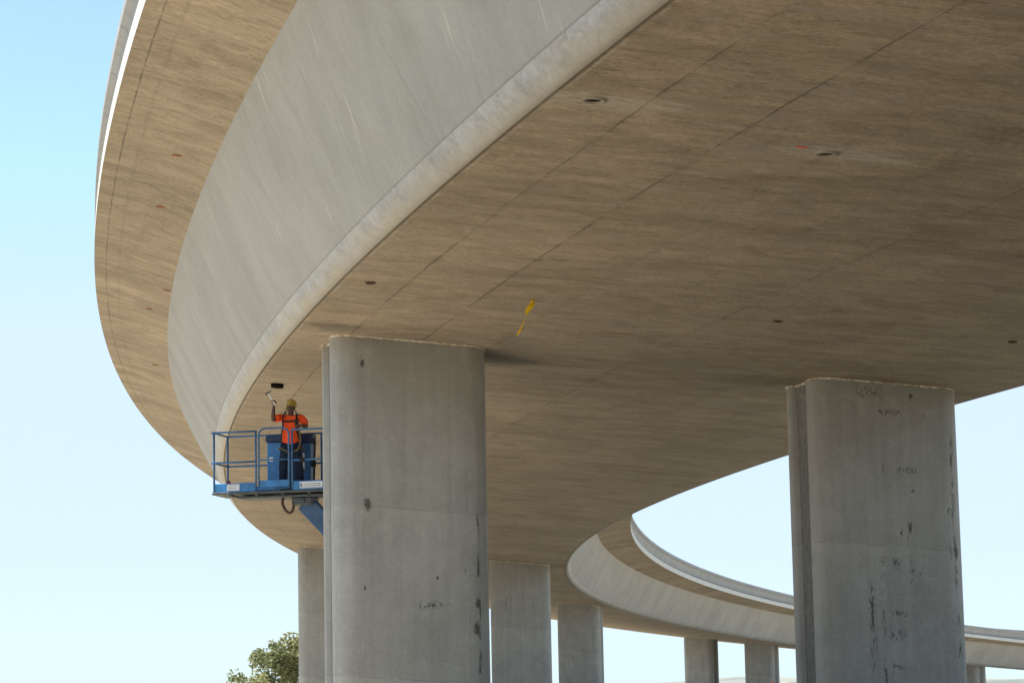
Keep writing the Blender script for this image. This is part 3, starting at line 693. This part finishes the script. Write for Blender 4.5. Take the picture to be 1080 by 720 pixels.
# shirt
sh=[(0,.0,.77,.205,.155),(0,.0,1.0,.190,.14),(0,.0,1.12,.185,.132),(0,0,1.28,.195,.135),(0,0,1.405,.155,.105),(0,-.004,1.455,.072,.068),
 (-.19,.0,1.425,.083,.08),(*(Vector(rS).lerp(rE,.40)),.082,.082),(*(Vector(rS).lerp(rE,.85)),.077,.077),(.19,.0,1.425,.083,.08),(*(Vector(lS).lerp(lE,.40)),.084,.084),(*(Vector(lS).lerp(lE,.95)),.080,.080)]
v,f=skin_mesh('shirt',[(sh,[(0,1),(1,2),(2,3),(3,4),(4,5),(4,6),(6,7),(7,8),(4,9),(9,10),(10,11)])],2)
for p in v:
    w=mnoise.noise((p.x*9,p.y*9,p.z*5))*.012+mnoise.noise((p.x*22,p.y*22,p.z*9))*.005
    if p.z<1.4: q=Vector((p.x,p.y,0)); p+=q.normalized()*w if q.length>1e-4 else Vector()
    if p.z<1.0: p.z+= .05*max(0,p.x/.15)-.02
m=MB(); m.add(v,f,0,True); m.build('shirt',M['orange'],worker)
# trousers
tr=[(0,0,.93,.155,.12),(-.10,0,.84,.115,.11),(-.13,-.02,.66,.098,.098),(-.15,-.035,.48,.083,.083),(-.16,-.01,.28,.078,.08),(-.168,.02,.075,.075,.08),(.10,0,.84,.115,.11),(.135,-.015,.66,.098,.098),(.155,-.025,.48,.083,.083),(.168,-.0,.28,.078,.08),(.178,.02,.075,.075,.08)]
v,f=skin_mesh('trousers',[(tr,[(0,1),(1,2),(2,3),(3,4),(4,5),(0,6),(6,7),(7,8),(8,9),(9,10)])],2)
for p in v:
    p+=Vector((1,1,0))*mnoise.noise((p.x*14,p.y*14,p.z*11))*.010
m=MB(); m.add(v,f,0,True); m.build('trousers',M['denim'],worker)
for sx in (-.166,.177):
    v,f=skin_mesh('boot',[([(sx,.045,.052,.045,.05),(sx,.02,.12,.05,.055),(sx,-.05,.050,.048,.045),(sx*1.06,-.15,.038,.046,.034)],[(0,1),(0,2),(2,3)])],2)
    m=MB(); m.add([(a.x,a.y,max(.002,a.z)) for a in v],f,0,True); m.build('boot',M['boot'],worker)
# hard hat with brim, tilted back
m=MB(); HT=Matrix.Translation((0,-.014,1.635))@Matrix.Rotation(-R(4),4,'X')@Matrix.Diagonal((1.02,1.2,1.05,1))
m.lathe([(.118,-.022),(.128,-.020),(.127,-.012),(.112,.0),(.111,.03),(.100,.07),(.075,.098),(.04,.113),(.004,.118)],28,0,HT)
brim=[]
for i in range(13):
    a=-PI/2-1.0+2.0*i/12; brim.append((.125*math.cos(a),.125*math.sin(a),-.016)); 
for i in range(12,-1,-1):
    a=-PI/2-1.0+2.0*i/12; k=.125+.06*math.cos((i-6)/6*PI/2); brim.append((k*math.cos(a),k*math.sin(a),-.026))
nb=len(brim); m.add(brim+[(x,y,z-.006) for x,y,z in brim],[tuple(range(nb)),tuple(range(2*nb-1,nb-1,-1))]+[(i,i+nb,(i+1)%nb+nb,(i+1)%nb) for i in range(nb)],0,False,HT)
m.tube([HT@Vector((0,-.11+.22*i/10,.03+.093*math.sin(PI*i/10))) for i in range(11)],.012,8); m.build('hard_hat',M['helmet'],worker)
# safety harness
m=MB()
def strapband(pts,w=.022,t=.006):
    pts=[Vector(p) for p in pts]
    for i in range(len(pts)-1): beam2(m,pts[i],pts[i+1],w,t)
def beam2(mb,p,q,w,h):
    t=(q-p).normalized(); o=Vector((p.x+q.x,p.y+q.y,0)).normalized() if (Vector((p.x+q.x,p.y+q.y,0)).length>1e-3) else Vector((0,-1,0))
    o=(o-t*o.dot(t)).normalized(); sd=t.cross(o)
    X=Matrix(((t.x,sd.x,o.x,p.x),(t.y,sd.y,o.y,p.y),(t.z,sd.z,o.z,p.z),(0,0,0,1))); L=(q-p).length
    mb.box((-.006,-w,-h),(L+.006,w,h),0,.003,X)
for sx in (-1,1):
    strapband([(sx*.10,-.02,1.520),(sx*.125,-.095,1.46),(sx*.135,-.143,1.36),(sx*.125,-.155,1.25),(sx*.150,-.15,1.10),(sx*.20,-.105,.93)])
    strapband([(sx*.10,-.02,1.520),(sx*.10,.09,1.46),(sx*.06,.135,1.36),(-sx*.06,.14,1.2),(-sx*.16,.11,1.0)])
strapband([(-.135,-.148,1.325),(0,-.166,1.318),(.135,-.148,1.325)],.018)
m.box((.10,-.175,1.27),(.165,-.135,1.36),0,.01)
hs=m.build('harness',M['strap'],worker)
m=MB()
for sx,xc in ((-1,-.115),(1,.125)):
    ring=[]
    for k in range(20):
        a=2*PI*k/20; ring.append((xc+.122*math.cos(a),.002+.118*math.sin(a),.765+.055*sx*math.cos(a)*1.0-.02*math.sin(a)))
    m.tube(ring,.017,8,0,True,True)
m.build('leg_strap',M['tan_strap'],hs)
m=MB(); m.tube([(.19,-.20,1.26),(.20,-.215,1.12),(.215,-.20,1.0),(.20,-.18,.88),(.17,-.17,.80),(.13,-.17,.74)],.017,8); m.build('lanyard',M['tan_strap'],hs)
# hammer in the raised hand
WM=Matrix.Translation(WK)@Matrix.Rotation(-R(4),4,'Z')@Matrix.Scale(1.13,4)
hc=rW+Vector((0.0,-.012,.085))+Vector((-.012,-.040,0))
hm=empty('hammer',WM@hc,-R(4)); tag(hm,'claw hammer with pale handle gripped in the raised hand','hammer')
m=MB(); p0=-ham_d*.12; p1=ham_d*.20; m.tube([p0,p0+ham_d*.1,p1-ham_d*.03,p1],[.020,.020,.016,.015],10); m.build('handle',M['hammer_handle'],hm)
m=MB(); cr=Vector((-ham_d.z,0,ham_d.x)); c=p1
m.tube([c+cr*.065,c+cr*.045,c+cr*.043,c+cr*.02,c,c-cr*.03],[.026,.026,.019,.019,.024,.02],10)
for dy in (-.011,.011): m.tube([c-cr*.025,c-cr*.06+Vector((0,dy,0)),c-cr*.095-ham_d*.025+Vector((0,dy*1.3,0))],[.010,.008,.004],8)
m.build('hammer_head',M['steel'],hm)

# ------------------------------------------------------------------ yellow ribbon hanging from the soffit
top=pt(-7.90,-3.94,0); RL=(Vector((-.316,0,-.655)))
rb=empty('ribbon',top); tag(rb,'yellow caution ribbon dangling from the underside of the deck','ribbon')
m=MB(); path=[(0,0,.01),(-.012,-.01,-.05),(-.025,.0,-.085),(-.045,.01,-.13),(-.085,0,-.20),(-.125,-.01,-.29),(-.155,0,-.36),(-.185,.01,-.43),(-.205,0,-.48),(-.245,0,-.56),(-.285,.0,-.635)]
wid=[.02,.03,.07,.10,.085,.020,.012,.014,.018,.036,.026]; tw=[0,.4,.3,.2,.5,1.3,2.2,2.8,3.2,3.3,3.5]
n=len(path)
for p,w,t in zip(path,wid,tw):
    p=Vector(p); a=Vector((math.cos(t)*.85,math.sin(t),.35*math.cos(t)))*w
    for q in (1,-1):
        m.v.append(p+a*q+Vector((0,-.0025,0))); m.v.append(p+a*q+Vector((0,.0025,0)))
for i in range(n-1):
    b=i*4;c=b+4
    m.face((b,b+2,c+2,c),0,None,True); m.face((b+1,c+1,c+3,b+3),0,None,True); m.face((b,c,c+1,b+1)); m.face((b+2,b+3,c+3,c+2))
m.face((0,1,3,2)); e_=(n-1)*4; m.face((e_,e_+2,e_+3,e_+1)); m.build('ribbon_strip',M['ribbon'],rb)
m=MB(); m.sphere((-.014,-.006,-.05),.026,10,0,(1.2,.8,.8)); m.tube([(0,0,.012),(-.006,0,-.05)],.006,6); m.build('knot',M['ribbon'],rb)

# ------------------------------------------------------------------ tree beyond the viaduct
def tree(loc,H,Rc,seed,label):
    r=random.Random(seed); root=empty('leafy_tree',loc); tag(root,label,'tree')
    m=MB(); tips=[]
    def limb(p,d,L,rad,dep):
        pts=[p];rs=[rad]; q=Vector(p); dd=Vector(d)
        for i in range(4):
            dd=(dd+Vector((r.uniform(-.22,.22),r.uniform(-.22,.22),r.uniform(-.04,.14)))).normalized(); q=q+dd*L/4; pts.append(q.copy()); rs.append(rad*(1-.16*(i+1)))
        m.tube(pts,rs,7 if dep<2 else 5)
        tips.append((q.copy(),dep))
        if dep<3:
            for k in range(3 if dep else 6):
                a=r.uniform(0,2*PI); nd=(dd*.5+Vector((math.cos(a),math.sin(a),r.uniform(.05,.7)))).normalized(); limb(pts[r.choice((2,3,4))],nd,L*r.uniform(.55,.8),rs[-1]*.75,dep+1)
    limb(Vector((0,0,-.1)),Vector((0,0,1)),H*.34,H*.035,0)
    m.build('trunk',M['bark'],root)
    m=MB(); cs=[]
    for p,dep in tips:
        if dep>=1: cs.append((p,r.uniform(.45,.8)))
    for k in range(250):
        a=r.uniform(0,2*PI); z=r.uniform(.25,1); rr=Rc*math.sqrt(max(0,1-((z-.52)/.50)**2))*r.uniform(.5,1.0)*(.86+.22*math.sin(3*a+seed)); cs.append((Vector((rr*math.cos(a),rr*math.sin(a),H*z*.97)),r.uniform(.40,.85)))
    for (c,R_) in cs:
        tone=r.uniform(.15,.9)
        for j in range(int(230*R_)):
            v=Vector((r.gauss(0,1),r.gauss(0,1),r.gauss(0,.75))); v=v/max(v.length,.01)*R_*(r.random()**.45); p=c+v
            if p.z>H*1.02: continue
            n_=Vector((r.gauss(0,1),r.gauss(0,1),r.gauss(.6,1))).normalized(); t=n_.orthogonal().normalized(); t=(Matrix.Rotation(r.uniform(0,6.28),3,n_)@t); b=n_.cross(t); L=r.uniform(.09,.17); w=L*.55
            i0=len(m.v); m.v.extend([p-t*L,p+b*w+n_*.01,p+t*L,p-b*w+n_*.01]); q=max(0,min(1,tone+r.uniform(-.25,.25))); m.face((i0,i0+1,i0+2,i0+3),0,[(q,.5)]*4)
    m.build('crown',M['leaf'],root); return root
tree((-11.5,158,GROUND),6.0,5.6,4,'bushy green tree standing beyond the viaduct at lower left')

# ------------------------------------------------------------------ construction sign by the far column
sg=empty('road_sign',(24.55,250,GROUND),.1); tag(sg,'orange construction sign standing in front of the far column pair','sign')
m=MB(); s_=.72; m.add([(-s_,-.012,2.35),(0,-.012,2.35-s_),(s_,-.012,2.35),(0,-.012,2.35+s_),(-s_,.012,2.35),(0,.012,2.35-s_),(s_,.012,2.35),(0,.012,2.35+s_)],[(0,1,2,3),(7,6,5,4),(0,4,5,1),(1,5,6,2),(2,6,7,3),(3,7,4,0)]); m.build('sign_panel',M['sign'],sg)
m=MB(); m.box((-.04,.014,0),(.04,.09,2.7),0,.008); m.box((-.5,-.2,0),(-.42,.3,.06)); m.box((.42,-.2,0),(.5,.3,.06)); m.box((-.5,.02,.06),(.5,.08,.12)); m.build('post',M['dark_steel'],sg)

# ------------------------------------------------------------------ ground and far hills
m=MB()
ring=[0,20,50,100,200,400,800,1600,3200,7000,14000]; n=48
m.v.append(Vector((0,0,0)))
for r_ in ring[1:]:
    for k in range(n): m.v.append(Vector((r_*math.cos(2*PI*k/n),r_*math.sin(2*PI*k/n),0)))
for k in range(n): m.face((0,1+k,1+(k+1)%n))
for i in range(len(ring)-2):
    for k in range(n):
        a=1+i*n; b=a+n; m.face((a+k,b+k,b+(k+1)%n,a+(k+1)%n),0,None,True)
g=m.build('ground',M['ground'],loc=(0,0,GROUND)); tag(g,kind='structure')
m=MB(); nx,ny=150,14
for j in range(ny):
    for i in range(nx):
        x=-1500+6500*i/(nx-1); y=7000+2600*j/(ny-1); 
        hgt=(62+55*mnoise.fractal((x*.0011+3.1,y*.0007,0),1.0,2.0,5)+18*math.sin(x*.0017+1.0))*abs(math.sin(PI*j/(ny-1)))**.8*min(1,max(0,(x+700)/1600))
        m.v.append(Vector((x,y,max(-3,hgt-2))))
for j in range(ny-1):
    for i in range(nx-1): m.face((j*nx+i,j*nx+i+1,(j+1)*nx+i+1,(j+1)*nx+i),0,None,True)
h=m.build('hills',M['hill'],loc=(0,0,GROUND)); tag(h,kind='structure')

# ------------------------------------------------------------------ air
HAZE=3.2e-5
if HAZE:
    m=MB(); m.box((-3000,-120,GROUND-1),(6000,9900,260))
    g=NT('haze_air'); g.n.remove(g.bsdf); pv=g.n.new('ShaderNodeVolumePrincipled'); pv.inputs['Color'].default_value=(.72,.87,1,1); pv.inputs['Density'].default_value=HAZE
    g.t.links.new(pv.outputs[0],g.n['Material Output'].inputs['Volume']); g.m.cycles.homogeneous_volume=True if hasattr(g.m.cycles,'homogeneous_volume') else None
    hz=m.build('haze',g.m); tag(hz,kind='stuff')

# ------------------------------------------------------------------ light
SUN_EL,SUN_DIR=R(67),Vector((-.985,-.10))       # direction towards the sun in plan
sd=SUN_DIR.normalized(); tosun=Vector((sd.x*math.cos(SUN_EL),sd.y*math.cos(SUN_EL),math.sin(SUN_EL)))
L=bpy.data.lights.new('sun','SUN'); L.energy=5.0; L.angle=R(.5); L.color=(1,.955,.88)
so=bpy.data.objects.new('sun',L); col.objects.link(so); so.rotation_euler=tosun.to_track_quat('Z','Y').to_euler(); so.location=(-30,10,60)
w=bpy.data.worlds.new('World'); scene.world=w; w.use_nodes=True; nt=w.node_tree
sky=nt.nodes.new('ShaderNodeTexSky'); sky.sky_type='NISHITA'; sky.sun_disc=False; sky.sun_elevation=SUN_EL; sky.sun_rotation=math.atan2(sd.x,sd.y)
sky.air_density=1.0; sky.dust_density=.3; sky.ozone_density=2.0
bg=nt.nodes['Background']
def wmix(mode,a,c):
    n=nt.nodes.new('ShaderNodeMix'); n.data_type='RGBA'; n.blend_type=mode; n.inputs['Factor'].default_value=1; nt.links.new(a,n.inputs['A']); n.inputs['B'].default_value=(*c,1); return n.outputs['Result']
# milky summer sky: a little greener, and never brighter than the pale haze near the horizon
nt.links.new(wmix('DARKEN',wmix('MULTIPLY',sky.outputs[0],(1.25,1.32,1.08)),(3.85,4.88,6.2)),bg.inputs['Color']); bg.inputs['Strength'].default_value=.098
scene.view_settings.view_transform='Standard'; scene.view_settings.look='None'; scene.view_settings.gamma=1; scene.view_settings.use_curve_mapping=False
scene.view_settings.exposure=.9

# ------------------------------------------------------------------ camera
PITCH,ROLL,FPX=.139743,-.020252,2698.045
r0=Vector((1,0,0)); u0=Vector((0,-math.sin(PITCH),math.cos(PITCH))); f0=Vector((0,math.cos(PITCH),math.sin(PITCH)))
r1=r0*math.cos(ROLL)+u0*math.sin(ROLL); u1=u0*math.cos(ROLL)-r0*math.sin(ROLL); b1_=-f0
cam=bpy.data.cameras.new('camera'); co=bpy.data.objects.new('camera',cam); col.objects.link(co)
co.matrix_world=Matrix(((r1.x,u1.x,b1_.x,0),(r1.y,u1.y,b1_.y,0),(r1.z,u1.z,b1_.z,0),(0,0,0,1)))
cam.sensor_width=36; cam.lens=36*FPX/1080; cam.clip_start=.1; cam.clip_end=30000
scene.camera=co
scene.cycles.max_bounces=8; scene.cycles.diffuse_bounces=5; scene.cycles.use_denoising=True
scene.cycles.volume_bounces=1
